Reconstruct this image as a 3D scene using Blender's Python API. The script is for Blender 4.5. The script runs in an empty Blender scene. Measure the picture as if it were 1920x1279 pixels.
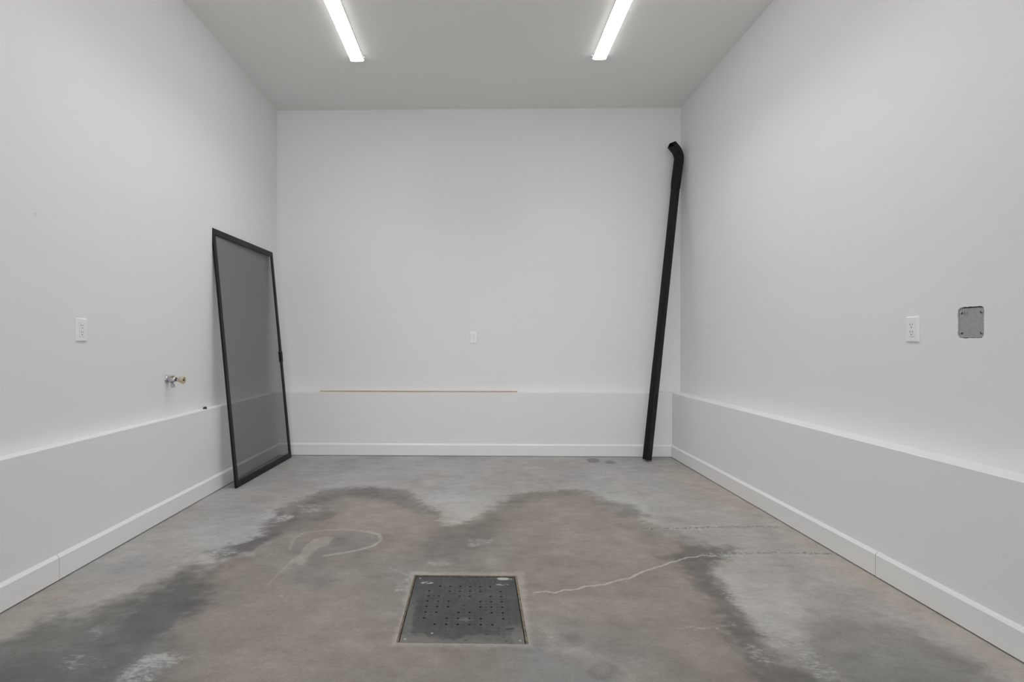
import bpy, bmesh, math, random
import numpy as np
from mathutils import Vector, Matrix
scene = bpy.context.scene
C = scene.collection

# ------------------------------------------------------------------ camera
cam_d = bpy.data.cameras.new('camera')
cam_d.sensor_width = 36.0
cam_d.lens = 970.0 / 1920.0 * 36.0
cam_d.shift_x = 0.04418
cam_d.shift_y = 0.00222
cam_d.clip_start = 0.05
cam_d.clip_end = 60
cam = bpy.data.objects.new('camera', cam_d)
C.objects.link(cam)
cam.location = (0, 0, 1.08)
cam.rotation_mode = 'XYZ'
ROLL, YAW = 0.0012, 0.0188
cam.matrix_world = (Matrix.Translation((0, 0, 1.08)) @ Matrix.Rotation(YAW, 4, 'Z')
                    @ Matrix.Rotation(math.pi / 2, 4, 'X') @ Matrix.Rotation(ROLL, 4, 'Z'))
scene.camera = cam

# ------------------------------------------------------------------ world and exposure
world = bpy.data.worlds.new('world')
scene.world = world
world.use_nodes = True
world.node_tree.nodes['Background'].inputs[0].default_value = (0.97, 0.985, 1.0, 1)
world.node_tree.nodes['Background'].inputs[1].default_value = 4.0   # daylight fill, enters by the added opening behind the viewer
scene.view_settings.view_transform = 'Standard'
scene.view_settings.look = 'None'
scene.view_settings.gamma = 1
scene.view_settings.use_curve_mapping = False
scene.view_settings.exposure = 0.0
LAMP = 10.0
LAMP_DOWN = 10.8   # watts of each strip's downward beam
#         # strength of the strip diffusers; an area lamp is added below each

# ------------------------------------------------------------------ room dimensions (metres)
XLU, XRU = -1.9652, 1.9787       # upper wall faces
XLL, XRL = -1.9066, 1.8619       # ledge faces
BT = 0.015                       # baseboard thickness
DU, DL = 5.06, 4.9599            # back wall, ledge
ZC, ZL = 3.3713, 0.6097
YF = -5.0                        # wall behind the camera
BH = 0.1173

# ------------------------------------------------------------------ helpers
def lin(c):
    c = c / 255.0
    return c / 12.92 if c <= 0.04045 else ((c + 0.055) / 1.055) ** 2.4
def L3(r, g, b): return (lin(r), lin(g), lin(b), 1)

def mat(name, color, rough=0.5, metal=0.0, bump=0.0, bscale=200.0, var=0.0, vscale=6.0, spec=0.5, coat=0.0):
    m = bpy.data.materials.new(name); m.use_nodes = True
    nt = m.node_tree; N = nt.nodes; b = N['Principled BSDF']
    b.inputs['Base Color'].default_value = color
    b.inputs['Roughness'].default_value = rough
    b.inputs['Metallic'].default_value = metal
    b.inputs['Specular IOR Level'].default_value = spec
    b.inputs['Coat Weight'].default_value = coat
    tc = N.new('ShaderNodeTexCoord')
    if var > 0:
        n = N.new('ShaderNodeTexNoise'); n.inputs['Scale'].default_value = vscale; n.inputs['Detail'].default_value = 6
        nt.links.new(tc.outputs['Object'], n.inputs['Vector'])
        r = N.new('ShaderNodeMapRange')
        r.inputs['From Min'].default_value = .3; r.inputs['From Max'].default_value = .7
        r.inputs['To Min'].default_value = 1 - var; r.inputs['To Max'].default_value = 1 + var
        nt.links.new(n.outputs['Fac'], r.inputs['Value'])
        mx = N.new('ShaderNodeVectorMath'); mx.operation = 'SCALE'
        mx.inputs[0].default_value = color[:3]
        nt.links.new(r.outputs[0], mx.inputs['Scale'])
        nt.links.new(mx.outputs[0], b.inputs['Base Color'])
    if bump > 0:
        n = N.new('ShaderNodeTexNoise'); n.inputs['Scale'].default_value = bscale; n.inputs['Detail'].default_value = 3
        nt.links.new(tc.outputs['Object'], n.inputs['Vector'])
        bp = N.new('ShaderNodeBump'); bp.inputs['Strength'].default_value = bump; bp.inputs['Distance'].default_value = .002
        nt.links.new(n.outputs['Fac'], bp.inputs['Height'])
        nt.links.new(bp.outputs[0], b.inputs['Normal'])
    return m

def obj(name, bm, m, parent=None, smooth=False, loc=None, bevel=0.0, segs=2):
    bmesh.ops.recalc_face_normals(bm, faces=bm.faces[:])
    me = bpy.data.meshes.new(name); bm.to_mesh(me); bm.free()
    if isinstance(m, (list, tuple)):
        for q in m: me.materials.append(q)
    elif m: me.materials.append(m)
    if smooth:
        for p in me.polygons: p.use_smooth = True
    o = bpy.data.objects.new(name, me); C.objects.link(o)
    if parent: o.parent = parent
    if loc: o.location = loc
    if bevel > 0:
        md = o.modifiers.new('bevel', 'BEVEL'); md.width = bevel; md.segments = segs
        md.limit_method = 'ANGLE'; md.angle_limit = math.radians(35)
        for p in me.polygons: p.use_smooth = True
        md2 = o.modifiers.new('wn', 'WEIGHTED_NORMAL'); md2.keep_sharp = True
    return o

def struct(o, label=None):
    o['kind'] = 'structure'
    if label: o['label'] = label
    return o

def thing(name, label, cat, M=None, group=None):
    o = bpy.data.objects.new(name, None); C.objects.link(o)
    o.empty_display_size = .1
    if M is not None: o.matrix_world = M
    o['label'] = label; o['category'] = cat
    if group: o['group'] = group
    return o

def box(bm, x0, x1, y0, y1, z0, z1, mi=0):
    v = [bm.verts.new((x, y, z)) for x in (x0, x1) for y in (y0, y1) for z in (z0, z1)]
    fs = [(0, 1, 3, 2), (4, 6, 7, 5), (0, 4, 5, 1), (2, 3, 7, 6), (0, 2, 6, 4), (1, 5, 7, 3)]
    for f in fs:
        q = bm.faces.new([v[i] for i in f]); q.material_index = mi

def prism(bm, pts, axis, a, b):
    """extrude a closed 2-D outline along an axis between a and b"""
    def P(p, t):
        if axis == 'x': return (t, p[0], p[1])
        if axis == 'y': return (p[0], t, p[1])
        return (p[0], p[1], t)
    A = [bm.verts.new(P(p, a)) for p in pts]; B = [bm.verts.new(P(p, b)) for p in pts]
    n = len(pts)
    bm.faces.new(A); bm.faces.new(B[::-1])
    for i in range(n): bm.faces.new((A[i], A[(i + 1) % n], B[(i + 1) % n], B[i]))

def lathe(bm, prof, axis=Vector((0, 0, 1)), org=Vector((0, 0, 0)), n=24, lobes=0, amp=0.0, sel=None):
    """profile of (radius, distance along axis)"""
    axis = Vector(axis).normalized()
    u = axis.orthogonal().normalized(); w = axis.cross(u)
    rings = []
    for k, (r, t) in enumerate(prof):
        ring = []
        for i in range(n):
            a = 2 * math.pi * i / n
            rr = r * (1 + (amp * math.cos(lobes * a) if (lobes and (sel is None or k in sel)) else 0))
            ring.append(bm.verts.new(Vector(org) + axis * t + (u * math.cos(a) + w * math.sin(a)) * rr))
        rings.append(ring)
    for a, b in zip(rings, rings[1:]):
        for i in range(n): bm.faces.new((a[i], a[(i + 1) % n], b[(i + 1) % n], b[i]))
    bm.faces.new(rings[0][::-1]); bm.faces.new(rings[-1])

# ------------------------------------------------------------------ materials
M_wall = mat('wall_paint', (0.875, 0.875, 0.885, 1), .55, bump=.05, bscale=260, spec=.3)
nt = M_wall.node_tree; N_ = nt.nodes
_t = N_.new('ShaderNodeTexCoord'); _d = N_.new('ShaderNodeVectorMath'); _d.operation = 'DISTANCE'; _d.inputs[1].default_value = (XLU, 2.269, 1.654)
nt.links.new(_t.outputs['Object'], _d.inputs[0])
_m = N_.new('ShaderNodeMapRange'); _m.inputs[1].default_value = .003; _m.inputs[2].default_value = .011; _m.inputs[3].default_value = .35; _m.inputs[4].default_value = 0
nt.links.new(_d.outputs['Value'], _m.inputs[0])
_x = N_.new('ShaderNodeMix'); _x.data_type = 'RGBA'; nt.links.new(_m.outputs[0], _x.inputs[0])
_x.inputs[6].default_value = N_['Principled BSDF'].inputs['Base Color'].default_value; _x.inputs[7].default_value = (.55, .53, .5, 1)
nt.links.new(_x.outputs[2], N_['Principled BSDF'].inputs['Base Color'])
M_ceil = mat('ceiling_paint', (0.875, 0.88, 0.845, 1), .8, bump=.05, bscale=200, spec=.2)
M_base = mat('baseboard_paint', (0.89, 0.89, 0.885, 1), .35, spec=.4)
M_dark = mat('dark_cavity', (0.012, 0.012, 0.012, 1), .9)
M_black = mat('black_powder_coat', (0.004, 0.004, 0.0045, 1), .4, bump=.05, bscale=400, spec=.3)
M_pipe = mat('black_painted_aluminium', (0.004, 0.004, 0.0045, 1), .22, var=.25, vscale=9, spec=.33)
M_plast = mat('white_plastic', (0.93, 0.93, 0.95, 1), .3, spec=.5)
M_steel = mat('galvanised_steel', (0.40, 0.415, 0.42, 1), .5, metal=.3, var=.1, vscale=60)
M_chrome = mat('dull_chrome', (0.50, 0.50, 0.52, 1), .28, metal=.9, var=.15, vscale=80)
M_brass = mat('weathered_brass', (0.60, 0.50, 0.37, 1), .4, metal=.35, var=.3, vscale=90)
M_rust = mat('rusty_rim', (0.20, 0.155, 0.11, 1), .85, var=.5, vscale=45, bump=.4, bscale=150)
M_wood = mat('bare_softwood', (0.58, 0.41, 0.30, 1), .7, var=.12, vscale=20)
M_rubber = mat('black_rubber', (0.01, 0.01, 0.01, 1), .6)
M_fix = mat('white_enamel', (0.85, 0.85, 0.84, 1), .35)

def emis(name, strength):
    m = bpy.data.materials.new(name); m.use_nodes = True
    nt = m.node_tree; nt.nodes.clear()
    e = nt.nodes.new('ShaderNodeEmission'); e.inputs[0].default_value = (1, 0.99, 0.975, 1); e.inputs[1].default_value = strength
    o = nt.nodes.new('ShaderNodeOutputMaterial'); nt.links.new(e.outputs[0], o.inputs[0])
    return m
M_lens = emis('lit_diffuser', LAMP)

# the mesh of the screen: black woven threads, seen as an even grey veil
M_mesh = bpy.data.materials.new('insect_mesh'); M_mesh.use_nodes = True
nt = M_mesh.node_tree
b = nt.nodes['Principled BSDF']; b.inputs['Base Color'].default_value = (.045, .045, .045, 1); b.inputs['Roughness'].default_value = .6
b.inputs['Alpha'].default_value = .60
tc = nt.nodes.new('ShaderNodeTexCoord')
wv = nt.nodes.new('ShaderNodeTexNoise'); wv.inputs['Scale'].default_value = 60; wv.inputs['Detail'].default_value = 4
mr = nt.nodes.new('ShaderNodeMapRange'); mr.inputs['To Min'].default_value = .50; mr.inputs['To Max'].default_value = .54
nt.links.new(tc.outputs['Object'], wv.inputs['Vector']); nt.links.new(wv.outputs['Fac'], mr.inputs['Value'])
nt.links.new(mr.outputs[0], b.inputs['Alpha'])

# ------------------------------------------------------------------ stained concrete floor
REG=[
((131,122,115),1,0.075,[(-1.016,1.206),(-1.113,1.63),(-1.163,1.831),(-1.193,2.03),(-1.271,2.203),(-1.291,2.437),(-1.171,2.659),(-1.18,2.923),(-1.224,3.243),(-1.139,3.618),(-0.989,3.765),(-0.766,3.823),(-0.556,3.744),(-0.372,3.472),(-0.261,3.208),(-0.139,3.068),(-0.043,3.025),(0.037,3.212),(0.166,3.481),(0.369,3.731),(0.569,3.787),(0.829,3.738),(0.9,3.491),(0.985,3.246),(1.018,2.957),(1.149,2.766),(1.158,2.598),(1.054,2.365),(1.014,2.086),(0.981,1.9),(0.978,1.666),(0.889,1.239)]),
((144,134,124),0.5,0.1,[(-0.942,3.584),(-0.57,3.589),(-0.401,3.415),(-0.237,3.112),(-0.345,2.936),(-0.588,2.932),(-0.828,3.15)]),
((138,128,119),0.6,0.1,[(0.416,3.484),(0.824,3.549),(0.982,3.131),(1.05,2.801),(0.76,2.591),(0.452,2.651),(0.261,2.945)]),
((140,130,122),0.6,0.1,[(-1.008,2.184),(-0.888,2.565),(-0.542,2.449),(-0.387,2.148),(-0.358,1.781),(-0.568,1.64),(-0.807,1.636),(-0.996,1.937)]),
((136,127,119),0.6,0.1,[(0.28,2.159),(0.74,2.36),(0.979,2.418),(0.877,1.968),(0.825,1.663),(0.57,1.659),(0.4,1.89)]),
((112,107,102),0.6,0.055,[(-1.195,2.923),(-1.278,3.294),(-1.239,3.579),(-1.079,3.805),(-0.778,3.88),(-0.523,3.785),(-0.336,3.473),(-0.208,3.16),(-0.315,3.257),(-0.472,3.414),(-0.719,3.587),(-0.942,3.584),(-1.037,3.406),(-1.057,3.147),(-1.089,2.883)]),
((107,103,98),0.6,0.05,[(-1.286,3.143),(-1.054,3.462),(-0.867,3.3),(-0.931,3.056),(-1.059,2.884),(-1.211,2.922)]),
((96,94,91),0.8,0.03,[(-1.417,2.608),(-1.316,2.728),(-1.141,2.94),(-1.086,2.875),(-1.196,2.652),(-1.299,2.527)]),
((112,110,106),0.9,0.09,[(-1.319,1.201),(-1.774,1.698),(-1.739,1.855),(-1.708,1.955),(-1.559,2.004),(-1.508,2.175),(-1.424,2.299),(-1.413,2.495),(-1.253,2.438),(-1.145,2.229),(-1.119,2.051),(-1.116,1.9),(-1.023,1.74),(-1.028,1.632),(-1.003,1.206)]),
((96,95,92),0.8,0.07,[(-1.349,1.861),(-1.396,2.11),(-1.358,2.353),(-1.216,2.328),(-1.119,2.051),(-1.176,1.899),(-1.227,1.798)]),
((96,94,91),0.5,0.08,[(-1.422,1.361),(-1.657,1.672),(-1.552,1.777),(-1.39,1.811),(-1.223,1.737),(-1.144,1.577),(-1.136,1.366)]),
((114,109,104),0.6,0.055,[(-0.086,2.875),(-0.012,3.163),(0.11,3.423),(0.331,3.73),(0.615,3.829),(0.838,3.778),(0.585,3.644),(0.351,3.542),(0.189,3.264),(0.095,2.959),(0.003,2.877)]),
((108,106,102),0.7,0.06,[(-0.269,2.781),(-0.2,3.041),(-0.012,3.116),(0.173,2.986),(0.074,2.749),(-0.091,2.61),(-0.253,2.607)]),
((116,114,110),0.7,0.04,[(0.86,3.55),(1.025,3.493),(1.085,3.248),(0.86,3.275)]),
((122,118,113),0.6,0.05,[(0.905,3.084),(1.078,3.133),(1.183,2.919),(1.233,2.768),(1.093,2.839)]),
((102,100,97),0.8,0.04,[(0.91,2.645),(1.121,2.766),(1.382,2.756),(1.203,2.611),(1.047,2.522)]),
((100,98,95),0.8,0.05,[(1.021,2.521),(1.158,2.598),(1.102,2.392),(1.113,2.265),(1.067,2.047),(1.049,1.868),(1.078,1.746),(1.142,1.592),(1.011,1.317),(0.757,1.313),(0.893,1.665),(0.933,1.899),(0.961,2.086),(0.974,2.263)]),
((120,118,114),0.75,0.08,[(1.389,2.113),(1.578,2.056),(1.658,1.911),(1.717,1.757),(1.737,1.557),(1.291,1.408),(1.078,1.615),(1.097,1.869)]),
((154,151,147),0.7,0.04,[(1.17,2.566),(1.255,2.478),(1.3,2.293),(1.291,2.091),(1.242,1.904),(1.163,1.854),(1.118,1.972),(1.111,2.151),(1.102,2.314)]),
((152,142,132),0.7,0.04,[(-1.873,1.869),(-1.88,2.291),(-1.745,2.228),(-1.731,1.981),(-1.739,1.773)]),
((163,151,139),0.7,0.05,[(1.636,4.823),(1.847,4.556),(1.861,3.992),(1.899,3.29),(1.914,3.1),(1.889,2.46),(1.883,2.121),(1.864,1.732),(1.772,1.603),(1.772,1.832),(1.716,2.098),(1.705,2.376),(1.652,2.967),(1.614,3.621),(1.529,4.192)]),
((150,148,144),0.6,0.05,[(-0.265,3.474),(-0.087,3.535),(0.039,3.4),(-0.029,3.163),(-0.127,3.161)]),
((118,118,114),0.65,0.04,[(-0.798,2.864),(-0.707,2.922),(-0.58,2.891),(-0.537,2.791),(-0.594,2.682),(-0.734,2.587),(-0.763,2.505),(-0.591,2.338),(-0.681,2.236),(-0.833,2.334),(-0.902,2.491),(-0.87,2.63)]),
((127,128,125),0.7,0.06,[(0.175,1.87),(0.341,1.787),(0.464,1.703),(0.528,1.536),(0.166,1.53),(0.119,1.759)]),
((146,137,129),0.6,0.035,[(0.219,2.014),(0.328,1.924),(0.423,1.825),(0.505,1.723),(0.607,1.537),(0.481,1.535),(0.342,1.793),(0.209,1.915)]),
((150,142,133),0.75,0.012,[(-0.898,2.54),(-0.901,2.698),(-0.898,2.831),(-0.847,2.879),(-0.79,2.856),(-0.792,2.75),(-0.836,2.672),(-0.851,2.504)]),
((142,134,127),0.5,0.008,[(-0.922,2.344),(-0.918,2.597),(-0.875,2.63),(-0.897,2.444)]),
((148,142,134),0.8,0.012,[(-0.298,1.836),(-0.309,2.436),(0.224,2.445),(0.195,1.844)]),
((124,122,118),0.9,0.012,[(1.029,4.837),(1.099,4.905),(1.133,4.838),(1.137,4.73),(1.064,4.687),(1.021,4.728)]),
((122,120,116),0.9,0.012,[(1.162,4.751),(1.242,4.817),(1.273,4.732),(1.222,4.648),(1.17,4.667)]),
((112,105,99),0.6,0.025,[(0.386,1.741),(0.421,1.776),(0.45,1.75),(0.447,1.702),(0.406,1.68),(0.38,1.701)]),
((140,131,123),0.6,0.015,[(0.397,1.729),(0.42,1.753),(0.438,1.736),(0.431,1.71),(0.405,1.702)]),
((113,107,101),0.5,0.03,[(0.301,1.941),(0.367,1.924),(0.38,1.89),(0.312,1.889)]),
((150,146,141),0.5,0.05,[(-1.895,4.409),(-1.404,4.612),(-0.85,4.243),(-1.03,3.92),(-1.547,3.988)]),
((140,137,133),0.5,0.06,[(-1.701,3.453),(-1.408,4.069),(-1.07,4.074),(-1.261,3.642),(-1.393,3.24),(-1.565,3.046)]),
((144,142,138),0.5,0.06,[(-1.655,2.128),(-1.609,2.432),(-1.495,2.689),(-1.327,2.692),(-1.439,2.494),(-1.527,2.272)]),
((141,138,134),0.5,0.05,[(1.793,3.34),(1.569,2.542),(1.598,2.226),(1.62,1.981),(1.446,2.015),(1.344,2.177)]),
]
LINES=[
((158,150,141),0.55,0.006,[(-0.976,2.697),(-1.004,2.83),(-0.983,2.926),(-0.845,2.978),(-0.689,2.972),(-0.547,2.908)]),
((158,150,141),0.75,0.01,[(-0.624,2.956),(-0.547,2.908),(-0.525,2.822),(-0.551,2.747),(-0.622,2.682),(-0.768,2.612)]),
((150,143,135),0.5,0.005,[(-0.788,2.996),(-0.595,2.965),(-0.449,2.918)]),
((150,143,135),0.5,0.005,[(-0.933,2.281),(-0.923,2.443),(-0.91,2.597)]),
((160,155,148),0.5,0.004,[(-0.407,2.475),(-0.356,2.43),(-0.301,2.386)]),
]
CHALK=[
(1.0,0.02,[(-1.238,3.173),(-1.214,3.243),(-1.15,3.224),(-1.154,3.126),(-1.215,3.088)]),
(0.75,0.03,[(-1.186,3.426),(-1.054,3.462),(-0.969,3.32),(-1.1,3.276)]),
(0.8,0.02,[(-1.428,2.608),(-1.305,2.706),(-1.237,2.652),(-1.315,2.558),(-1.388,2.544)]),
(0.9,0.02,[(-1.455,1.901),(-1.45,1.937),(-1.411,1.938),(-1.403,1.881)]),
(1.0,0.03,[(-1.17,1.601),(-1.149,1.723),(-1.124,1.784),(-1.049,1.794),(-0.993,1.752),(-1.046,1.688),(-1.058,1.603)]),
(0.6,0.04,[(-1.416,1.748),(-1.354,1.764),(-1.256,1.707),(-1.359,1.677)]),
(0.9,0.05,[(1.141,2.476),(1.209,2.342),(1.196,2.11),(1.185,1.921),(1.097,1.853),(1.058,1.971),(1.071,2.227)]),
(0.7,0.03,[(0.981,1.9),(1.013,1.82),(1.024,1.746),(0.961,1.759),(0.947,1.834)]),
(0.7,0.04,[(1.196,1.938),(1.186,1.777),(1.164,1.669),(1.096,1.668),(1.115,1.837)]),
(0.9,0.015,[(0.878,3.699),(1.03,3.638),(1.078,3.553),(0.987,3.551),(0.906,3.586)]),
(1.0,0.012,[(1.104,3.518),(1.139,3.461),(1.132,3.309),(1.082,3.319)]),
(0.6,0.02,[(0.867,3.434),(0.955,3.436),(0.925,3.327),(0.845,3.347)]),
(0.9,0.015,[(1.032,3.042),(1.291,3.108),(1.45,3.111),(1.358,3.012),(1.131,3.018)]),
(0.8,0.03,[(1.16,2.663),(1.409,2.728),(1.683,2.725),(1.83,2.721),(1.802,2.679),(1.486,2.668),(1.249,2.625)]),
(0.8,0.03,[(-0.19,3.418),(-0.049,3.477),(-0.03,3.313),(-0.128,3.21)]),
(0.5,0.02,[(1.525,3.501),(1.578,3.423),(1.506,3.378)]),
(0.7,0.015,[(-0.047,2.86),(0.092,2.862),(0.075,2.786),(-0.039,2.748)]),
(0.7,0.015,[(-0.236,2.575),(-0.115,2.546),(-0.126,2.503),(-0.218,2.514)]),
(0.7,0.012,[(0.716,1.966),(1.0,2.015),(1.013,2.0),(0.814,1.96)]),
(0.8,0.01,[(-0.861,2.205),(-0.841,2.214),(-0.836,2.177),(-0.851,2.168)]),
(0.6,0.012,[(-0.373,2.342),(-0.307,2.397),(-0.299,2.242),(-0.345,2.242)]),
(0.5,0.04,[(0.217,1.995),(0.322,1.889),(0.364,1.809),(0.276,1.839)]),
]
CRACKS=[
(0,[(0.252,2.251),(0.304,2.257),(0.337,2.248),(0.387,2.268),(0.436,2.284),(0.5,2.31),(0.562,2.321),(0.618,2.353),(0.687,2.386),(0.766,2.442),(0.816,2.483),(0.895,2.525),(0.97,2.576),(1.065,2.628),(1.157,2.656),(1.221,2.65)]),
(1,[(1.166,2.676),(1.278,2.685),(1.391,2.693),(1.505,2.702),(1.611,2.697),(1.725,2.705),(1.831,2.693)]),
(1,[(0.988,3.033),(1.109,3.043),(1.237,3.054),(1.366,3.065),(1.527,3.076),(1.657,3.087),(1.771,3.08)]),
]


rng = np.random.RandomState(7)
def vnoise(X, Y, s, seed):
    r = np.random.RandomState(seed); G = r.rand(64, 64)
    x = X * s + 17.3; y = Y * s + 9.1
    i = np.floor(x).astype(int); j = np.floor(y).astype(int); fx = x - i; fy = y - j
    fx = fx * fx * (3 - 2 * fx); fy = fy * fy * (3 - 2 * fy)
    g = lambda a, b: G[a % 64, b % 64]
    return (g(i, j) * (1 - fx) + g(i + 1, j) * fx) * (1 - fy) + (g(i, j + 1) * (1 - fx) + g(i + 1, j + 1) * fx) * fy
def fbm(X, Y, s, seed, o=4):
    t = 0; a = .5; n = 0
    for k in range(o):
        t = t + a * vnoise(X, Y, s * 2.03 ** k, seed + k); n += a; a *= .55
    return t / n - .5
def segdist(X, Y, pl, closed):
    D = np.full(X.shape, 1e9)
    n = len(pl)
    for k in range(n if closed else n - 1):
        ax, ay = pl[k]; bx, by = pl[(k + 1) % n]
        dx, dy = bx - ax, by - ay; L = dx * dx + dy * dy + 1e-12
        t = np.clip(((X - ax) * dx + (Y - ay) * dy) / L, 0, 1)
        D = np.minimum(D, np.hypot(X - ax - t * dx, Y - ay - t * dy))
    return D
def sdf(X, Y, pl):
    D = segdist(X, Y, pl, True); ins = np.zeros(X.shape, bool); n = len(pl)
    for k in range(n):
        ax, ay = pl[k]; bx, by = pl[(k + 1) % n]
        c = ((ay > Y) != (by > Y)) & (X < (bx - ax) * (Y - ay) / (by - ay + 1e-12) + ax)
        ins ^= c
    return np.where(ins, -D, D)
def sstep(a, b, x):
    t = np.clip((x - a) / (b - a), 0, 1); return t * t * (3 - 2 * t)

# drain opening in the slab
DX0, DX1, DY0, DY1 = -0.288, 0.188, 1.860, 2.405
def axis_coords(lo, hi, fine0, fine1, step, cuts):
    a = list(np.arange(fine0, fine1, step))
    for c in cuts:
        a = [v for v in a if abs(v - c) > step * .5] + [c]
    a += [lo, hi] + list(np.arange(lo + .4, fine0 - .01, .4))
    return np.array(sorted(a))
xs = axis_coords(-2.2, 2.2, -2.0, 2.0, .008, (DX0, DX1))
ys = axis_coords(YF - .1, DU + .1, 1.45, 5.0, .008, (DY0, DY1))
X, Y = np.meshgrid(xs, ys, indexing='ij')
wx = X + .10 * fbm(X, Y, 6, 11) + .05 * fbm(X, Y, 22, 21, 3)
wy = Y + .10 * fbm(X, Y, 6, 31) + .06 * fbm(X, Y * 1.0, 22, 41, 3)
col = np.empty(X.shape + (3,)); col[:] = (151, 148, 144)
mott = fbm(X, Y, 2.2, 51, 5)
col += (mott * 26)[..., None]
warm = fbm(X, Y, 1.6, 71, 4)
rag = fbm(X * .8 + Y * .3, Y * 1.2 - X * .3, 26, 101, 3)
col += warm[..., None] * np.array((10, 1, -9))
for c, st, so, pl in REG:
    if so < .02: d = sdf(X + .25 * (wx - X), Y + .25 * (wy - Y), pl)
    else: d = sdf(wx, wy, pl)
    d = d + (so * 1.5 + .006) * rag
    m = (1 - sstep(-so, so, d)) * st
    tgt = np.array(c, float) + (fbm(X, Y, 7, 81, 4) * 16)[..., None] + warm[..., None] * np.array((8, 1, -7))
    col += (tgt - col) * m[..., None]
for c, st, w, pl in LINES:
    d = segdist(X + .1 * (wx - X), Y + .1 * (wy - Y), pl, False)
    m = (1 - sstep(w * .3, w * 1.6, d)) * st
    col += (np.array(c, float) - col) * m[..., None]
grey = col.mean(-1, keepdims=True)
col = grey + (col - grey) * .62
col = np.where(col < 146, 146 + (col - 146) * 1.2, col)
col += (fbm(X, Y, 9, 61, 5) * 15)[..., None] + (fbm(X * .55 + Y * .25, Y * 1.5 - X * .3, 11, 65, 4) * 8)[..., None]
col = np.clip(col, 0, 255) / 255
col = np.where(col <= .04045, col / 12.92, ((col + .055) / 1.055) ** 2.4)
chalk = np.zeros(X.shape)
for st, so, pl in CHALK:
    d = sdf(X + .4 * (wx - X), Y + .4 * (wy - Y), pl)
    chalk = np.maximum(chalk, st * (1 - sstep(-so, so * 1.5, d)))
cr = [np.full(X.shape, 1.0), np.full(X.shape, 1.0)]
jx = X + .012 * fbm(X, Y, 25, 91, 3); jy = Y + .022 * fbm(X, Y, 25, 95, 3)
for k, pl in CRACKS:
    cr[k] = np.minimum(cr[k], segdist(jx, jy, pl, False))
nx, ny = len(xs), len(ys)
co = np.stack([X.ravel(), Y.ravel(), np.zeros(X.size)], 1)
idx = np.arange(nx * ny).reshape(nx, ny)
q = np.stack([idx[:-1, :-1], idx[1:, :-1], idx[1:, 1:], idx[:-1, 1:]], -1).reshape(-1, 4)
mx_ = (X[:-1, :-1] + X[1:, 1:]).ravel() / 2; my_ = (Y[:-1, :-1] + Y[1:, 1:]).ravel() / 2
keep = ~((mx_ > DX0) & (mx_ < DX1) & (my_ > DY0) & (my_ < DY1))
q = q[keep]
me = bpy.data.meshes.new('floor')
me.vertices.add(len(co)); me.vertices.foreach_set('co', co.ravel())
me.loops.add(q.size); me.loops.foreach_set('vertex_index', q.ravel().astype(np.int32))
me.polygons.add(len(q)); me.polygons.foreach_set('loop_start', np.arange(0, q.size, 4, dtype=np.int32))
me.update(calc_edges=True); me.validate()
ca = me.color_attributes.new('stain', 'FLOAT_COLOR', 'POINT')
ca.data.foreach_set('color', np.concatenate([col.reshape(-1, 3), np.ones((col.size // 3, 1))], 1).ravel().astype(np.float32))
for nm, arr in (('chalk', chalk), ('crack_pale', cr[0]), ('crack_dark', cr[1])):
    a = me.attributes.new(nm, 'FLOAT', 'POINT'); a.data.foreach_set('value', arr.ravel().astype(np.float32))
floor = bpy.data.objects.new('floor', me); C.objects.link(floor)
struct(floor, 'worn grey brown concrete floor with dark stains, white chalky patches and cracks')

M_floor = bpy.data.materials.new('stained_concrete'); M_floor.use_nodes = True
nt = M_floor.node_tree; N = nt.nodes; LK = nt.links; b = N['Principled BSDF']
def attr(n, out='Fac'):
    a = N.new('ShaderNodeAttribute'); a.attribute_name = n; return a.outputs[out]
def noise(scale, detail=4, rough=.6, vec=None, sc=(1, 1, 1)):
    t = N.new('ShaderNodeTexCoord'); mp = N.new('ShaderNodeMapping'); mp.inputs['Scale'].default_value = sc
    LK.new(t.outputs['Object'], mp.inputs['Vector'])
    n = N.new('ShaderNodeTexNoise'); n.inputs['Scale'].default_value = scale; n.inputs['Detail'].default_value = detail
    n.inputs['Roughness'].default_value = rough
    LK.new(mp.outputs[0], n.inputs['Vector']); return n.outputs['Fac']
def rmap(v, a, b_, c, d, smooth=False):
    r = N.new('ShaderNodeMapRange')
    if smooth: r.interpolation_type = 'SMOOTHSTEP'
    for k, s in zip((1, 2, 3, 4), (a, b_, c, d)):
        if hasattr(s, 'default_value'): LK.new(s, r.inputs[k])
        else: r.inputs[k].default_value = s
    LK.new(v, r.inputs[0]); return r.outputs[0]
def math_(op, a, b_=None):
    m = N.new('ShaderNodeMath'); m.operation = op
    for k, s in enumerate((a, b_)):
        if s is None: continue
        if hasattr(s, 'default_value'): LK.new(s, m.inputs[k])
        else: m.inputs[k].default_value = s
    return m.outputs[0]
def mixc(f, a, b_, mode='MIX'):
    m = N.new('ShaderNodeMix'); m.data_type = 'RGBA'; m.blend_type = mode
    ins = [s for s in m.inputs if s.type == 'RGBA']
    LK.new(f, m.inputs[0]) if hasattr(f, 'default_value') else setattr(m.inputs[0], 'default_value', f)
    for k, s in enumerate((a, b_)):
        if hasattr(s, 'default_value'): LK.new(s, ins[k])
        else: ins[k].default_value = s
    return [o for o in m.outputs if o.type == 'RGBA'][0]
FG = 1.36    # albedo gain of the slab
c0 = attr('stain', 'Color')
g1 = rmap(noise(14, 8, .75, sc=(.7, 1.2, 1)), .3, .7, .86, 1.13)
g2 = rmap(noise(150, 8, .85, sc=(1, .8, 1)), .33, .67, .82, 1.16)
g3 = rmap(noise(42, 8, .85), .3, .7, .86, 1.13)
gg = math_('MULTIPLY', math_('MULTIPLY', g1, g2), math_('MULTIPLY', g3, FG))
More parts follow.
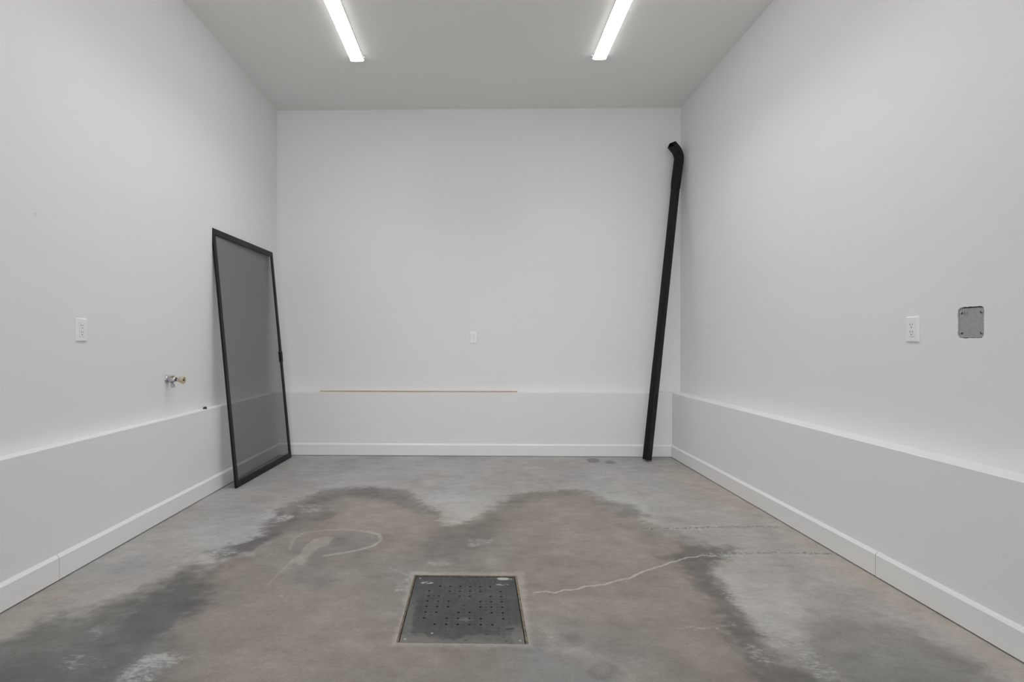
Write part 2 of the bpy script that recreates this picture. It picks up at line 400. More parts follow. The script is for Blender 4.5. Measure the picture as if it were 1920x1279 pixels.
sv = N.new('ShaderNodeVectorMath'); sv.operation = 'SCALE'; LK.new(c0, sv.inputs[0]); LK.new(gg, sv.inputs['Scale'])
base = sv.outputs[0]
# chalk: flaky white bloom, streaked
ca_ = attr('chalk')
nch = noise(60, 10, .82, sc=(.45, 1, 1)); nch2 = noise(9, 5, .7)
ch = math_('MULTIPLY', rmap(math_('ADD', math_('ADD', nch, math_('MULTIPLY', nch2, .35)), math_('MULTIPLY', ca_, .16)), .74, .93, 0, 1, True), rmap(ca_, 0.02, .45, 0, .95))
ch = math_('ADD', ch, math_('MULTIPLY', math_('MULTIPLY', ca_, nch2), .16))
base = mixc(ch, base, (.47, .47, .46, 1))
# cracks
fine = noise(90, 4, .7)
pale = rmap(math_('ADD', attr('crack_pale'), math_('MULTIPLY', math_('SUBTRACT', fine, .5), .008)), .0032, .0075, .9, 0, True)
base = mixc(pale, base, (.47, .44, .40, 1))
dk_n = noise(60, 5, .8)
band = rmap(math_('ADD', attr('crack_dark'), math_('MULTIPLY', math_('SUBTRACT', fine, .5), .022)), .006, .019, 1, 0, True)
dk = math_('MULTIPLY', band, rmap(dk_n, .47, .53, 0, .7))
wk = math_('MULTIPLY', band, rmap(dk_n, .52, .45, 0, .6))
base = mixc(dk, base, (.09, .088, .08, 1))
base = mixc(wk, base, (.45, .45, .43, 1))
# small dark specks
sp = rmap(noise(260, 2, .5), .735, .76, 0, .6)
base = mixc(sp, base, (.10, .09, .08, 1))
LK.new(base, b.inputs['Base Color'])
LK.new(rmap(noise(9, 5, .6), .3, .7, .52, .75), b.inputs['Roughness'])
b.inputs['Specular IOR Level'].default_value = .35
bp = N.new('ShaderNodeBump'); bp.inputs['Strength'].default_value = .12; bp.inputs['Distance'].default_value = .003
LK.new(noise(120, 6, .7), bp.inputs['Height']); LK.new(bp.outputs[0], b.inputs['Normal'])
me.materials.append(M_floor)

# ------------------------------------------------------------------ walls (each one solid, stepping in below the ledge)
def wall_prism(name, pts, axis, a, b, label):
    bm = bmesh.new(); prism(bm, pts, axis, a, b)
    return struct(obj(name, bm, M_wall), label)
wall_prism('wall_left', [(XLU - .15, -.05), (XLL, -.05), (XLL, ZL - .003), (XLL - .003, ZL), (XLU, ZL), (XLU, ZC), (XLU - .15, ZC)], 'y', YF, DU + .15,
           'white painted left wall with a low ledge along its foot')
wall_prism('wall_back', [(DU + .15, -.05), (DL, -.05), (DL, ZL - .0035), (DL + .003, ZL - .0005), (DU, ZL - .0005), (DU, ZC), (DU + .15, ZC)], 'x', XLU - .1, XRU + .1,
           'white painted end wall with a low ledge along its foot')
OX0, OX1, OZ = -1.5, 1.5, 2.5      # assumed bay door opening, out of view, added to let fill light in
bm = bmesh.new(); box(bm, XLU - .15, OX0, YF - .15, YF, -.05, ZC); box(bm, OX1, XRU + .15, YF - .15, YF, -.05, ZC); box(bm, OX0, OX1, YF - .15, YF, OZ, ZC)
struct(obj('wall_front', bm, M_wall), 'white wall behind the viewer with an opening added to let light in')
bm = bmesh.new(); box(bm, XLU - .2, XRU + .2, YF - .2, DU + .2, ZC, ZC + .15)
struct(obj('ceiling', bm, M_ceil), 'plain pale ceiling')

# right wall: ledge block, and an upper part with the cut-out around the blank box
HY0, HY1, HZ0, HZ1 = 2.055, 2.166, 1.103, 1.229
bm = bmesh.new()
prism(bm, [(XRU + .15, -.05), (XRL, -.05), (XRL, ZL - .003), (XRL + .003, ZL), (XRU, ZL), (XRU + .15, ZL)], 'y', YF, DU + .15)
def grid_wall(bm, x, ya, yb, za, zb):
    PY = [ya, HY0 - .05, HY1 + .05, yb]; PZ = [za, HZ0 - .05, HZ1 + .05, zb]
    for i in range(3):
        for j in range(3):
            if i == 1 and j == 1: continue
            bm.faces.new([bm.verts.new((x, y, z)) for y, z in ((PY[i], PZ[j]), (PY[i + 1], PZ[j]), (PY[i + 1], PZ[j + 1]), (PY[i], PZ[j + 1]))])
    return PY[1], PY[2], PZ[1], PZ[2]
a0, a1, b0, b1 = grid_wall(bm, XRU, YF, DU + .15, ZL, ZC)
n = 96; random.seed(4)
cyy, czz = (HY0 + HY1) / 2, (HZ0 + HZ1) / 2
inner, outer, deep = [], [], []
for i in range(n):
    t = 2 * math.pi * (i + .5) / n
    c, s = math.cos(t), math.sin(t)
    # squared-off rounded outline, a little torn
    p = 9.0
    r = 1.0 / ((abs(c) ** p + abs(s) ** p) ** (1 / p))
    jit = 1 + random.uniform(-.018, .022)
    iy, iz = cyy + c * r * (HY1 - HY0) / 2 * jit, czz + s * r * (HZ1 - HZ0) / 2 * jit
    k = 1.0 / max(abs(c), abs(s))
    oy, oz = cyy + c * k * (a1 - a0) / 2, czz + s * k * (b1 - b0) / 2
    inner.append(bm.verts.new((XRU, iy, iz))); outer.append(bm.verts.new((XRU, oy, oz)))
    deep.append(bm.verts.new((XRU + .013, iy, iz)))
# exact corners so that the ring closes against the grid
for i in range(n):
    j = (i + 1) % n
    bm.faces.new((outer[i], outer[j], inner[j], inner[i])); bm.faces.new((inner[i], inner[j], deep[j], deep[i]))
for cy_, cz_ in ((a0, b0), (a1, b0), (a1, b1), (a0, b1)):
    best = sorted(range(n), key=lambda i: (outer[i].co.y - cy_) ** 2 + (outer[i].co.z - cz_) ** 2)[:2]
    bm.faces.new((outer[best[0]], outer[best[1]], bm.verts.new((XRU, cy_, cz_))))
# top, far and outer faces of the upper part
box(bm, XRU + .06, XRU + .15, YF, DU + .15, ZL, ZC)
me_r = obj('wall_right', bm, M_wall)
struct(me_r, 'white painted right wall with a low ledge along its foot')

# ------------------------------------------------------------------ baseboards
def base_prof(s, face):
    """outline in (across, up); s = direction into the room"""
    t = BT * s
    return [(face, .0055), (face + t, .0055), (face + t, BH - .014), (face + t * .9, BH - .0115), (face + t * .25, BH), (face, BH)]
g = .0015
bm = bmesh.new(); prism(bm, base_prof(1, XLL + .0002), 'y', 2.312 + g, DL); struct(obj('baseboard_left', bm, M_base), 'white baseboard on the left wall, far length')
bm = bmesh.new(); prism(bm, base_prof(1, XLL + .0002), 'y', YF, 2.312 - g); struct(obj('baseboard_left', bm, M_base), 'white baseboard on the left wall, near length')
bm = bmesh.new(); prism(bm, base_prof(-1, XRL - .0002), 'y', 2.429 + g, DL); struct(obj('baseboard_right', bm, M_base), 'white baseboard on the right wall, far length')
bm = bmesh.new(); prism(bm, base_prof(-1, XRL - .0002), 'y', YF, 2.429 - g); struct(obj('baseboard_right', bm, M_base), 'white baseboard on the right wall, near length')
bm = bmesh.new(); prism(bm, base_prof(-1, DL - .0002), 'x', XLL + .001, XRL - .001); struct(obj('baseboard_back', bm, M_base), 'white baseboard on the end wall')

# ------------------------------------------------------------------ strip lights
LW = .106
def strip_light(x, y1, length, label):
    t = thing('strip_light', label, 'ceiling light', Matrix.Translation((x, y1 - length / 2, ZC)), 'linear ceiling lights')
    h = length / 2
    bm = bmesh.new()
    box(bm, -LW / 2 + .001, LW / 2 - .001, -h + .004, h - .004, -.0205, -.0005)
    obj('housing', bm, M_fix, t)
    prof = [(-LW / 2 + .001, -.021)] + [(-LW / 2 * math.cos(math.pi * k / 14), -.0225 - .0125 * math.sin(math.pi * k / 14)) for k in range(15)] + [(LW / 2 - .001, -.021)]
    bm = bmesh.new(); prism(bm, prof, 'y', -h + .006, h - .006)
    obj('diffuser', bm, M_lens, t)
    ld = bpy.data.lights.new('lamp_beam', 'AREA'); ld.shape = 'RECTANGLE'; ld.size = LW - .006; ld.size_y = length - .02
    ld.energy = LAMP_DOWN; ld.spread = math.radians(120); ld.color = (1, .99, .975)
    lo = bpy.data.objects.new('lamp_beam', ld); C.objects.link(lo); lo.parent = t; lo.location = (0, 0, -.0362)
    for s in (-1, 1):
        bm = bmesh.new()
        prism(bm, [(-LW / 2 - .003, -.0005), (-LW / 2 - .003, -.026), (-LW / 2 + .01, -.0335), (LW / 2 - .01, -.0335), (LW / 2 + .003, -.026), (LW / 2 + .003, -.0005)], 'y', s * (h - .005), s * h)
        obj('end_cap', bm, M_fix, t)
        q = 1 if x < 0 else -1
        bm = bmesh.new(); xa, xb = sorted((q * (LW / 2 + .004), q * (LW / 2 + .013))); ya, yb = sorted((s * (h - .04), s * (h - .026)))
        box(bm, xa, xb, ya, yb, -.016, -.004)
        obj('mounting_clip', bm, M_fix, t)
    return t
strip_light(-.959, 4.135, 2.44, 'glowing white strip light on the left half of the ceiling')
strip_light(.975, 4.140, 2.44, 'glowing white strip light on the right half of the ceiling')

# ------------------------------------------------------------------ sliding screen door leaning in the left corner
a, bt, gm = .0306, .0959, .0051
u = Vector((math.sin(a), math.cos(a), 0)); nn = Vector((math.cos(a), -math.sin(a), 0))
v = -math.sin(bt) * nn + math.cos(bt) * Vector((0, 0, 1))
nf = u.cross(v).normalized()         # out of the screen, into the room
if nf.x < 0: nf = -nf
W_, H_, T_ = 1.0549, 1.9452, .015
ST, RL = .034, .044
Mx = Matrix(((u.x, v.x, nf.x, -1.7765), (u.y, v.y, nf.y, 3.8023), (u.z, v.z, nf.z, 0.0016), (0, 0, 0, 1)))
door = thing('screen_door', 'tall black framed sliding screen door leaning on the left wall', 'screen door', Mx)
def fr(name, x0, x1, y0, y1, z0=-T_, z1=0.0, bev=.002):
    bm = bmesh.new(); box(bm, x0, x1, y0, y1, z0, z1); return obj(name, bm, M_black, door, bevel=bev)
fr('stile', 0, ST, 0, H_); fr('stile', W_ - ST, W_, 0, H_)
fr('top_rail', ST, W_ - ST, H_ - RL, H_)
fr('bottom_rail', ST, W_ - ST, 0, RL)
bm = bmesh.new()
vs = [bm.verts.new(p) for p in ((ST - .004, RL - .004, -.009), (W_ - ST + .004, RL - .004, -.009), (W_ - ST + .004, H_ - RL + .004, -.009), (ST - .004, H_ - RL + .004, -.009))]
bm.faces.new(vs); obj('screen_mesh', bm, M_mesh, door)
# spline bead that holds the mesh
bm = bmesh.new()
for q in ((ST, ST + .005, RL, H_ - RL), (W_ - ST - .005, W_ - ST, RL, H_ - RL), (ST, W_ - ST, RL, RL + .005), (ST, W_ - ST, H_ - RL - .005, H_ - RL)):
    box(bm, q[0], q[1], q[2], q[3], -.0085, -.002)
obj('spline', bm, M_rubber, door)
hd = fr('handle', W_ - ST - .048, W_ - ST + .022, .905, 1.005, -.002, .010, .003)
bm = bmesh.new(); box(bm, W_ - ST - .048, W_ - ST - .042, .915, .995, .0101, .024); obj('finger_pull', bm, M_black, hd, bevel=.002)
fr('latch', W_ - .004, W_ + .003, .93, .98, -.012, -.003, .001)

# ------------------------------------------------------------------ downspout leaning in the right corner
ds = thing('downspout', 'long black rectangular downspout leaning in the right corner', 'downspout')
aN = math.radians(213)
nL = Vector((math.cos(aN), math.sin(aN), 0)); sD = Vector((-nL.y, nL.x, 0))
def sweep(bm, path, wa, wb, hollow_end=False, corner=.006, widths=None):
    rings = []
    for i, p in enumerate(path):
        p = Vector(p)
        if i == 0: t = Vector(path[1]) - p
        elif i == len(path) - 1: t = p - Vector(path[-2])
        else: t = (Vector(path[i + 1]) - Vector(path[i - 1]))
        t.normalize()
        s = (sD - t * sD.dot(t)).normalized(); k = s.cross(t).normalized()
        if k.dot(nL) < 0: k = -k
        f = widths[i] if widths else 1
        A, B = wa / 2 * f, wb / 2 * f; c = corner
        ring = []
        for cx_, cy_, st in ((1, 1, 0), (-1, 1, 90), (-1, -1, 180), (1, -1, 270)):
            for q in range(4):
                an = math.radians(st + 30 * q)
                ring.append(bm.verts.new(p + s * (cx_ * (A - c) + c * math.cos(an)) + k * (cy_ * (B - c) + c * math.sin(an))))
        rings.append(ring)
    n = len(rings[0])
    for r0, r1 in zip(rings, rings[1:]):
        for i in range(n): bm.faces.new((r0[i], r0[(i + 1) % n], r1[(i + 1) % n], r1[i]))
    # closed inner wall at the ends so it reads as a sheet-metal tube
    for ring, prev in ((rings[0], rings[1]), (rings[-1], rings[-2])):
        cen = sum((q.co for q in ring), Vector()) / n; cp = sum((q.co for q in prev), Vector()) / n
        d = (cp - cen).normalized() * .03
        inn = [bm.verts.new(cen + (q.co - cen) * .95) for q in ring]; dp = [bm.verts.new(q.co + d) for q in inn]
        for i in range(n):
            j = (i + 1) % n
            bm.faces.new((ring[i], ring[j], inn[j], inn[i])); bm.faces.new((inn[i], inn[j], dp[j], dp[i]))
        bm.faces.new(dp)
F = Vector((1.568, 4.785, .012)); J = Vector((1.893, 4.955, 2.595))
def along(t): return F + (J - F) * t
zj = .352
bm = bmesh.new(); sweep(bm, [along(0), along(.17), along(zj)], .066, .055); obj('lower_pipe', bm, M_pipe, ds, smooth=True).modifiers.new('wn', 'WEIGHTED_NORMAL').keep_sharp = True
bm = bmesh.new(); sweep(bm, [along(zj + .0005), along(.6), along(1)], .0645, .0535); obj('upper_pipe', bm, M_pipe, ds, smooth=True).modifiers.new('wn', 'WEIGHTED_NORMAL').keep_sharp = True
bm = bmesh.new()
ws = []; pts = []
for k in range(9):
    pts.append(along(.984 + .0040 * k)); ws.append(1.0 if k % 2 else 1.035)
sweep(bm, pts, .068, .057, widths=ws); obj('crimped_collar', bm, M_pipe, ds)
# elbow
B0 = Vector((1.926, 4.966, 2.838)); R = .085
path = [J, J + (B0 - J) * .5, B0]
tdir = (B0 - J).normalized()
ang = 0; p = B0.copy()
for k in range(1, 9):
    an = math.radians(64) * k / 8
    d = (Vector((0, 0, 1)) * math.cos(an - math.radians(3)) + nL * math.sin(an - math.radians(3)))
    p = p + d * (R * math.radians(64) / 8 * 1.15); path.append(p.copy())
path.append(p + d * .058)
wf = [1, 1, 1] + [1.0 + (.025 if k % 2 else 0) for k in range(8)] + [1.0]
bm = bmesh.new(); sweep(bm, path, .072, .060, widths=wf); obj('elbow', bm, M_pipe, ds, smooth=True).modifiers.new('wn', 'WEIGHTED_NORMAL').keep_sharp = True
bm = bmesh.new(); lathe(bm, [(.0035, 0), (.0035, .004), (.002, .006)], Vector((1, -.3, 0)), along(.993) + sD * .0 + Vector((.036, -.02, 0)), 10); obj('screw', bm, M_steel, ds)

# ------------------------------------------------------------------ receptacles
def outlet(label, M):
    t = thing('electrical_outlet', label, 'outlet', M, 'white wall outlets')
    # local: x across, y up, z out of the wall
    bm = bmesh.new(); w, h_, d = .035, .0575, .0068
    lo = [bm.verts.new((sx * w, sy * h_, 0)) for sx, sy in ((-1, -1), (1, -1), (1, 1), (-1, 1))]
    mi = [bm.verts.new((sx * w, sy * h_, .003)) for sx, sy in ((-1, -1), (1, -1), (1, 1), (-1, 1))]
    hi = [bm.verts.new((sx * (w - .004), sy * (h_ - .004), d)) for sx, sy in ((-1, -1), (1, -1), (1, 1), (-1, 1))]
    rc = [bm.verts.new((sx * .0172, sy * .0342, d)) for sx, sy in ((-1, -1), (1, -1), (1, 1), (-1, 1))]
    rd = [bm.verts.new((sx * .0172, sy * .0342, .002)) for sx, sy in ((-1, -1), (1, -1), (1, 1), (-1, 1))]
    bm.faces.new(lo[::-1])
    for A, B in ((lo, mi), (mi, hi), (hi, rc), (rc, rd)):
        for i in range(4): bm.faces.new((A[i], A[(i + 1) % 4], B[(i + 1) % 4], B[i]))
    bm.faces.new(rd)
    obj('cover_plate', bm, M_plast, t, bevel=.0008)
    bm = bmesh.new(); box(bm, -.0165, .0165, -.0335, .0335, .0021, .0080)
    rec = obj('receptacle', bm, M_plast, t, bevel=.001)
    for sy in (.0165, -.0165):
        bm = bmesh.new()
        box(bm, -.0078, -.0055, sy + .001, sy + .0095, .0081, .0084); box(bm, .0055, .0078, sy + .002, sy + .0090, .0081, .0084)
        lathe(bm, [(.0027, .0081), (.0027, .0084)], (0, 0, 1), (0, sy - .0075, 0), 12)
        obj('socket_slots', bm, M_slot, rec)
    for sy in (.048, -.048):
        bm = bmesh.new(); lathe(bm, [(.0032, d), (.0032, d + .0006), (.0022, d + .0011)], (0, 0, 1), (0, sy, 0), 14)
        obj('screw', bm, M_plast, t)
    return t
M_slot = mat('socket_dark_grey', (.06, .06, .062, 1), .6)
def wallM(face, x, y, z):
    if face == 'L': cols = ((0, -1, 0), (0, 0, 1), (1, 0, 0))      # across, up, out
    elif face == 'R': cols = ((0, 1, 0), (0, 0, 1), (-1, 0, 0))
    else: cols = ((1, 0, 0), (0, 0, 1), (0, -1, 0))
    A, B, D = [Vector(c) for c in cols]
    if A.cross(B).dot(D) < 0: A = -A
    return Matrix(((A.x, B.x, D.x, x), (A.y, B.y, D.y, y), (A.z, B.z, D.z, z), (0, 0, 0, 1)))
outlet('white electrical outlet on the left wall near the chrome faucet', wallM('L', XLU, 2.533, 1.1445))
outlet('white electrical outlet on the right wall beside the grey blank plate', wallM('R', XRU, 2.383, 1.146))
outlet('white electrical outlet in the middle of the back wall', wallM('B', -.0285, DU, 1.1375))

# ------------------------------------------------------------------ blank steel plate in the cut-out
Mh = wallM('R', XRU + .004, cyy, czz)
bp_ = thing('blank_cover_plate', 'grey steel blank plate in a torn drywall cutout on the right wall', 'cover plate', Mh)
bm = bmesh.new()
ring0, ring1 = [], []
for i in range(64):
    t = 2 * math.pi * i / 64; c, s = math.cos(t), math.sin(t); r = 1 / ((abs(c) ** 10 + abs(s) ** 10) ** .1)
    hw, hh = (HY1 - HY0) / 2 - .0030, (HZ1 - HZ0) / 2 - .0034
    ring0.append(bm.verts.new((c * r * hw + .0006, s * r * hh - .001, 0))); ring1.append(bm.verts.new((c * r * hw + .0006, s * r * hh - .001, -.003)))
bm.faces.new(ring0); bm.faces.new(ring1[::-1])
for i in range(64): bm.faces.new((ring0[i], ring1[i], ring1[(i + 1) % 64], ring0[(i + 1) % 64]))
pl_ = obj('plate', bm, M_steel, bp_)
for sx, sy in ((-1, 1), (1, 1), (-1, -1), (1, -1)):
    bm = bmesh.new(); px, py = sx * .0455, sy * .041
    lathe(bm, [(.0038, .0002), (.0038, .0012), (.0025, .0022)], (0, 0, 1), (px, py, 0), 14)
    obj('screw', bm, M_chrome, bp_)
    bm = bmesh.new()
    lathe(bm, [(.0050, 0), (.0050, .0006)], (0, 0, 1), (px - sx * .005, py - .002, 0), 14); obj('screw_slot', bm, M_slot, bp_)
bm = bmesh.new()
# stamped knock-out mark near the upper corner farthest from the viewer
ux = .0245 if (Mh @ Vector((.0245, 0, 0))).y > cyy else -.0245
box(bm, ux - .0095, ux + .0095, .028, .0475, .0001, .0008)
obj('stamped_mark', bm, M_chrome, bp_)
bm = bmesh.new()
for k, (q0, q1) in enumerate(((.030, .033), (.036, .041), (.044, .0465))):
    box(bm, ux - .0060, ux - .0005, q0, q1, .0009, .0011); box(bm, ux + .0035, ux + .0065, q0, q1, .0009, .0011)
obj('stamped_lettering', bm, M_slot, bp_)
bm = bmesh.new(); box(bm, -(HY1 - HY0) / 2 - .012, (HY1 - HY0) / 2 + .012, -(HZ1 - HZ0) / 2 - .012, (HZ1 - HZ0) / 2 + .012, -.05, -.012)
obj('junction_box', bm, M_dark, bp_)

# ------------------------------------------------------------------ hose bib
fc = thing('faucet', 'chrome outdoor faucet with a brass knob on the left wall', 'faucet', Matrix.Translation((XLU, 3.25, .848)))
X1 = (1, 0, 0)
bm = bmesh.new(); lathe(bm, [(.026, 0), (.026, .003), (.022, .009), (.017, .012)], X1, (0, 0, 0), 28); obj('escutcheon', bm, M_chrome, fc, True)
bm = bmesh.new(); lathe(bm, [(.0145, .010), (.016, .016), (.0165, .050), (.013, .054), (.0105, .058)], X1, (0, 0, 0), 24); obj('valve_body', bm, M_chrome, fc, True)
bm = bmesh.new(); lathe(bm, [(.0115, .057), (.0120, .063), (.0095, .065)], X1, (0, 0, 0), 20); obj('packing_nut', bm, M_slot, fc)
nd = Vector((.28, -.05, -1)).normalized()
bm = bmesh.new(); lathe(bm, [(.0085, .008), (.0085, .034), (.0125, .037), (.0125, .042), (.0115, .043), (.0125, .045), (.0125, .050), (.009, .051), (.009, .046)], nd, Vector((.028, 0, 0)), 20); obj('spout', bm, M_chrome, fc, True)
bm = bmesh.new(); lathe(bm, [(.0085, .010), (.0085, .018), (.0125, .020), (.0125, .026), (.010, .028)], (0, 0, 1), Vector((.034, 0, 0)), 20); obj('vacuum_breaker_cap', bm, M_brass, fc, True)
bm = bmesh.new(); lathe(bm, [(.0085, .064), (.010, .070), (.013, .078), (.017, .090), (.021, .100), (.0225, .106), (.022, .110), (.015, .110), (.010, .104)], (1, 0, -.04), Vector((0, 0, 0)), 48, 8, .09, (3, 4, 5, 6)); kn = obj('knob', bm, M_brass, fc, True)
bm = bmesh.new(); lathe(bm, [(.0042, .104), (.0042, .111), (.003, .112)], (1, 0, -.04), (0, 0, 0), 6); obj('knob_screw', bm, M_dark, kn)

# ------------------------------------------------------------------ small black cap on the left ledge
cp = thing('rubber_cap', 'small black rubber cap lying on the left wall ledge', 'cap', Matrix.Translation((-1.936, 3.655, ZL)))
bm = bmesh.new(); lathe(bm, [(.0150, .0003), (.0150, .003), (.0125, .0045), (.0105, .013), (.0095, .0145)], (0, 0, 1), (0, 0, 0), 24); obj('cap_body', bm, M_rubber, cp, True)

# ------------------------------------------------------------------ wood strips on the back ledge
def lath(name, p0, p1, w, h_, label, z=ZL + .0004):
    p0 = Vector(p0); p1 = Vector(p1); d = p1 - p0; Ln = d.length; an = math.atan2(d.y, d.x)
    bm = bmesh.new(); box(bm, -Ln / 2, Ln / 2, -w / 2, w / 2, 0, h_)
    o = obj(name, bm, M_wood, None, bevel=.0008); o.location = ((p0.x + p1.x) / 2, (p0.y + p1.y) / 2, z); o.rotation_euler = (0, 0, an)
    o['label'] = label; o['category'] = 'wood strip'; o['group'] = 'wood strips on the back ledge'
    return o
lath('wood_strip', (-1.512, 4.992), (-.497, 4.984), .024, .0095, 'thin bare wood strip on the back ledge, the left one reaching nearest the screen door')
lath('wood_strip', (-.493, 4.986), (.395, 4.990), .024, .0095, 'thin bare wood strip on the back ledge, the right one below the outlet')
lath('wood_strip', (-1.235, 4.967), (-.45, 4.967), .010, .003, 'narrow bare wood sliver on the front edge of the back ledge, left of the outlet')

# ------------------------------------------------------------------ floor drain
dr = thing('floor_drain', 'square perforated dark metal drain cover set in the concrete floor', 'floor drain', Matrix.Translation((0, 0, 0)))
M_cover = bpy.data.materials.new('worn_grey_cover'); M_cover.use_nodes = True
nt = M_cover.node_tree; N = nt.nodes; LK = nt.links; b = N['Principled BSDF']
c_ = mixc(rmap(noise(7, 6, .65), .35, .68, 0, 1), (.040, .043, .044, 1), (.075, .078, .079, 1))
def spot(x, y, rx, ry, amp=.5, lo=1.15, hi=.35):
    t = N.new('ShaderNodeTexCoord'); s = N.new('ShaderNodeVectorMath'); s.operation = 'SUBTRACT'; s.inputs[1].default_value = (x, y, 0)
    LK.new(t.outputs['Object'], s.inputs[0])
    d = N.new('ShaderNodeVectorMath'); d.operation = 'DIVIDE'; d.inputs[1].default_value = (rx, ry, 1); LK.new(s.outputs[0], d.inputs[0])
    l = N.new('ShaderNodeVectorMath'); l.operation = 'LENGTH'; LK.new(d.outputs[0], l.inputs[0])
    return rmap(math_('ADD', l.outputs['Value'], math_('MULTIPLY', math_('SUBTRACT', noise(30, 6, .7), .5), amp * 4)), lo, hi, 0, 1, True)
# dusty front edge and corners, paint splash
for sx_, sy_, rx_, ry_, f_ in ((-.23, 1.885, .13, .05, .8), (-.05, 1.865, .40, .035, .75), (.17, 1.91, .07, .10, .8), (-.27, 2.02, .03, .2, .6), (.03, 1.90, .12, .03, .5), (-.04, 2.03, .03, .02, .6)):
    c_ = mixc(math_('MULTIPLY', spot(sx_, sy_, rx_, ry_), f_), c_, (.185, .182, .170, 1))
for sx_, sy_, rx_, ry_, f_ in ((.122, 2.383, .028, .014, 1.0), (-.222, 2.335, .030, .010, .8), (.115, 2.325, .03, .008, .6), (-.165, 1.93, .006, .004, 1)):
    c_ = mixc(math_('MULTIPLY', spot(sx_, sy_, rx_, ry_, .2, 1.1, .8), f_), c_, (.48, .48, .46, 1))
LK.new(c_, b.inputs['Base Color']); b.inputs['Roughness'].default_value = .55; b.inputs['Metallic'].default_value = .0
LK.new(rmap(noise(25, 5, .7), .3, .7, .42, .7), b.inputs['Roughness'])

PX0, PX1, PY0, PY1 = DX0 + .010, DX1 - .012, DY0 + .008, DY1 - .010
gp = .02225
gx0, gy0 = -.2045, 1.9925          # hole (0, last row); grid of half pitches
BIG = {0: (1, 2, 3, 4, 5, 6), 1: (0, 2, 3, 4, 5, 7), 2: (0, 1, 3, 4, 6, 7), 3: (0, 1, 2, 5, 6, 7), 4: (0, 1, 2, 5, 6, 7), 5: (0, 1, 3, 4, 6, 7), 6: (0, 2, 3, 4, 5, 7), 7: (1, 2, 3, 4, 5, 6)}
bm = bmesh.new(); zt = -.0035; th = .005
i0, i1, j0, j1 = -2, 16, -4, 17     # cell index range (half pitches)
def cellc(i, j): return gx0 + i * gp, gy0 + j * gp
def hole_r(i, j):
    if i % 2 == 0 and j % 2 == 0:
        r, c = 7 - j // 2, i // 2
        if 0 <= r <= 7 and 0 <= c <= 7 and c in BIG[r]: return .0053
    big_dia = abs(abs(i - 7) - abs(j - 7)) <= 1
    if -1 <= i <= 15 and -1 <= j <= 15:
        if big_dia or (abs(i - 7) <= 1 and abs(j - 7) <= 1): return 0
        if (i % 2) or (j % 2): return .0021 if not ((i % 2) and (j % 2) and (i + j) % 4) else .0016
        return 0
    if j in (-2, -3, 16, 17) and (1 <= i <= 4 or 11 <= i <= 15): return .0019
    return 0
vc = {}
def V(x, y, z=zt):
    k = (round(x, 5), round(y, 5), round(z, 5))
    if k not in vc: vc[k] = bm.verts.new((x, y, z))
    return vc[k]
for i in range(i0, i1 + 1):
    for j in range(j0, j1 + 1):
        cx_, cy_ = cellc(i, j); hh = gp / 2; r = hole_r(i, j)
        cor = [V(cx_ - hh, cy_ - hh), V(cx_ + hh, cy_ - hh), V(cx_ + hh, cy_ + hh), V(cx_ - hh, cy_ + hh)]
        if r == 0: bm.faces.new(cor); continue
        ns = 16 if r > .003 else 8
        ring = [bm.verts.new((cx_ + r * math.cos(2 * math.pi * (k + .5) / ns - math.pi * .75 - math.pi / ns), cy_ + r * math.sin(2 * math.pi * (k + .5) / ns - math.pi * .75 - math.pi / ns), zt)) for k in range(ns)]
        dn = [bm.verts.new((q.co.x, q.co.y, zt - th)) for q in ring]
        qn = ns // 4
        for s in range(4):
            seg = [ring[(s * qn + k) % ns] for k in range(qn + 1)]
            bm.faces.new([cor[s], cor[(s + 1) % 4]] + seg[::-1])
        for k in range(ns): bm.faces.new((ring[k], ring[(k + 1) % ns], dn[(k + 1) % ns], dn[k]))
        if r < .003: bm.faces.new([bm.verts.new((q.co.x, q.co.y, zt - .0015)) for q in ring])
ga, gb = cellc(i0, j0); ga -= gp / 2; gb -= gp / 2; gc, gd = cellc(i1, j1); gc += gp / 2; gd += gp / 2
O = [(PX0, PY0), (PX1, PY0), (PX1, PY1), (PX0, PY1)]; I = [(ga, gb), (gc, gb), (gc, gd), (ga, gd)]
Ov = [bm.verts.new((x, y, zt)) for x, y in O]; Od = [bm.verts.new((x, y, zt - th)) for x, y in O]
Iv = [V(x, y) for x, y in I]
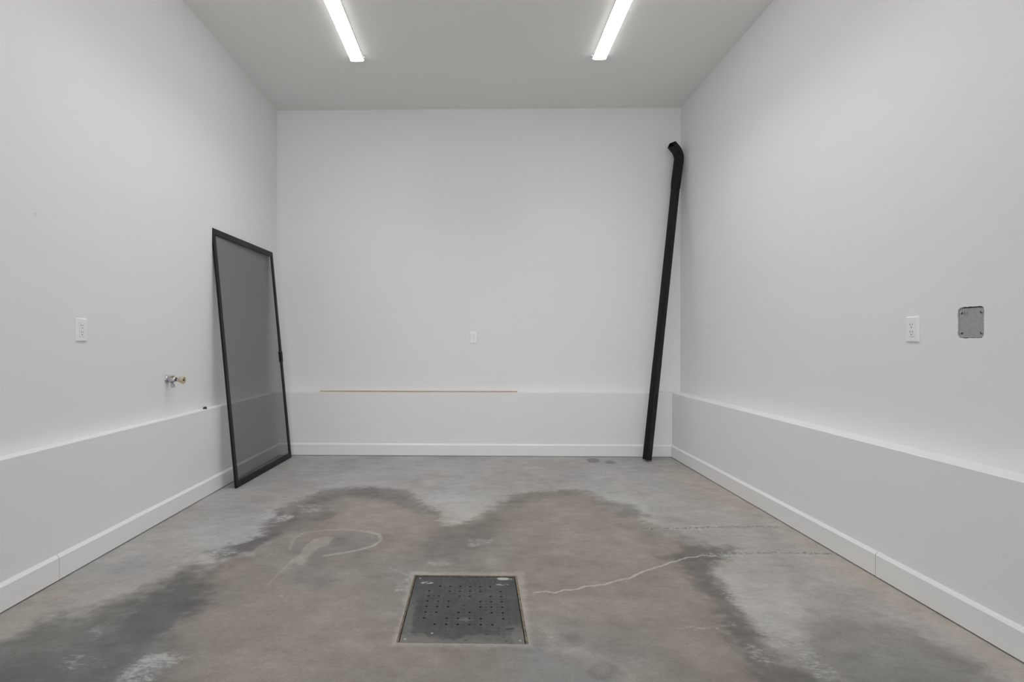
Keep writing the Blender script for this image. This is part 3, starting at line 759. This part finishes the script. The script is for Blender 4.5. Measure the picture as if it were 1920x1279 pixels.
for k in range(4):
    bm.faces.new((Ov[k], Ov[(k + 1) % 4], Iv[(k + 1) % 4], Iv[k])); bm.faces.new((Ov[k], Ov[(k + 1) % 4], Od[(k + 1) % 4], Od[k]))
me = bpy.data.meshes.new('cover_plate'); bm.to_mesh(me); bm.free(); me.materials.append(M_cover)
cov = bpy.data.objects.new('cover_plate', me); C.objects.link(cov); cov.parent = dr
# angle-iron rim
bm = bmesh.new()
def rimbar(x0, x1, y0, y1): box(bm, x0, x1, y0, y1, -.03, -.0008)
e = .0005
rimbar(DX0 + e, DX0 + .0065, DY0 + e, DY1 - e); rimbar(DX1 - .0085, DX1 - e, DY0 + e, DY1 - e)
rimbar(DX0 + .0065, DX1 - .0085, DY0 + e, DY0 + .005); rimbar(DX0 + .0065, DX1 - .0085, DY1 - .005, DY1 - e)
obj('rim', bm, M_rust, dr)
bm = bmesh.new()
v8 = [bm.verts.new((x, y, z)) for z in (-.0006, -.14) for x, y in ((DX0 - .004, DY0 - .004), (DX1 + .004, DY0 - .004), (DX1 + .004, DY1 + .004), (DX0 - .004, DY1 + .004))]
for k in range(4): bm.faces.new((v8[k], v8[(k + 1) % 4], v8[4 + (k + 1) % 4], v8[4 + k]))
bm.faces.new(v8[4:]); obj('sump', bm, M_dark, dr)
for x, y in ((PX0 + .018, PY0 + .020), (PX1 - .016, PY0 + .018), (PX0 + .02, PY1 - .016), (PX1 - .016, PY1 - .018)):
    bm = bmesh.new(); lathe(bm, [(.0048, zt + .0001), (.0048, zt + .0010), (.003, zt + .0014)], (0, 0, 1), (x, y, 0), 14); obj('screw', bm, M_steel, dr)
bm = bmesh.new(); box(bm, -.060, -.044, 2.136, 2.141, zt + .0001, zt + .0012); box(bm, -.054, -.050, 2.131, 2.146, zt + .0001, zt + .0012); obj('lifting_slot', bm, M_slot, dr)
for (x, y, an) in ((-.222, 2.335, .4), (.125, 2.325, -.4), (.127, 1.965, .2)):
    bm = bmesh.new(); box(bm, -.014, .014, -.0025, .0025, 0, .0012); o = obj('lifting_slot', bm, M_slot, dr); o.location = (x, y, zt + .0001); o.rotation_euler = (0, 0, an)
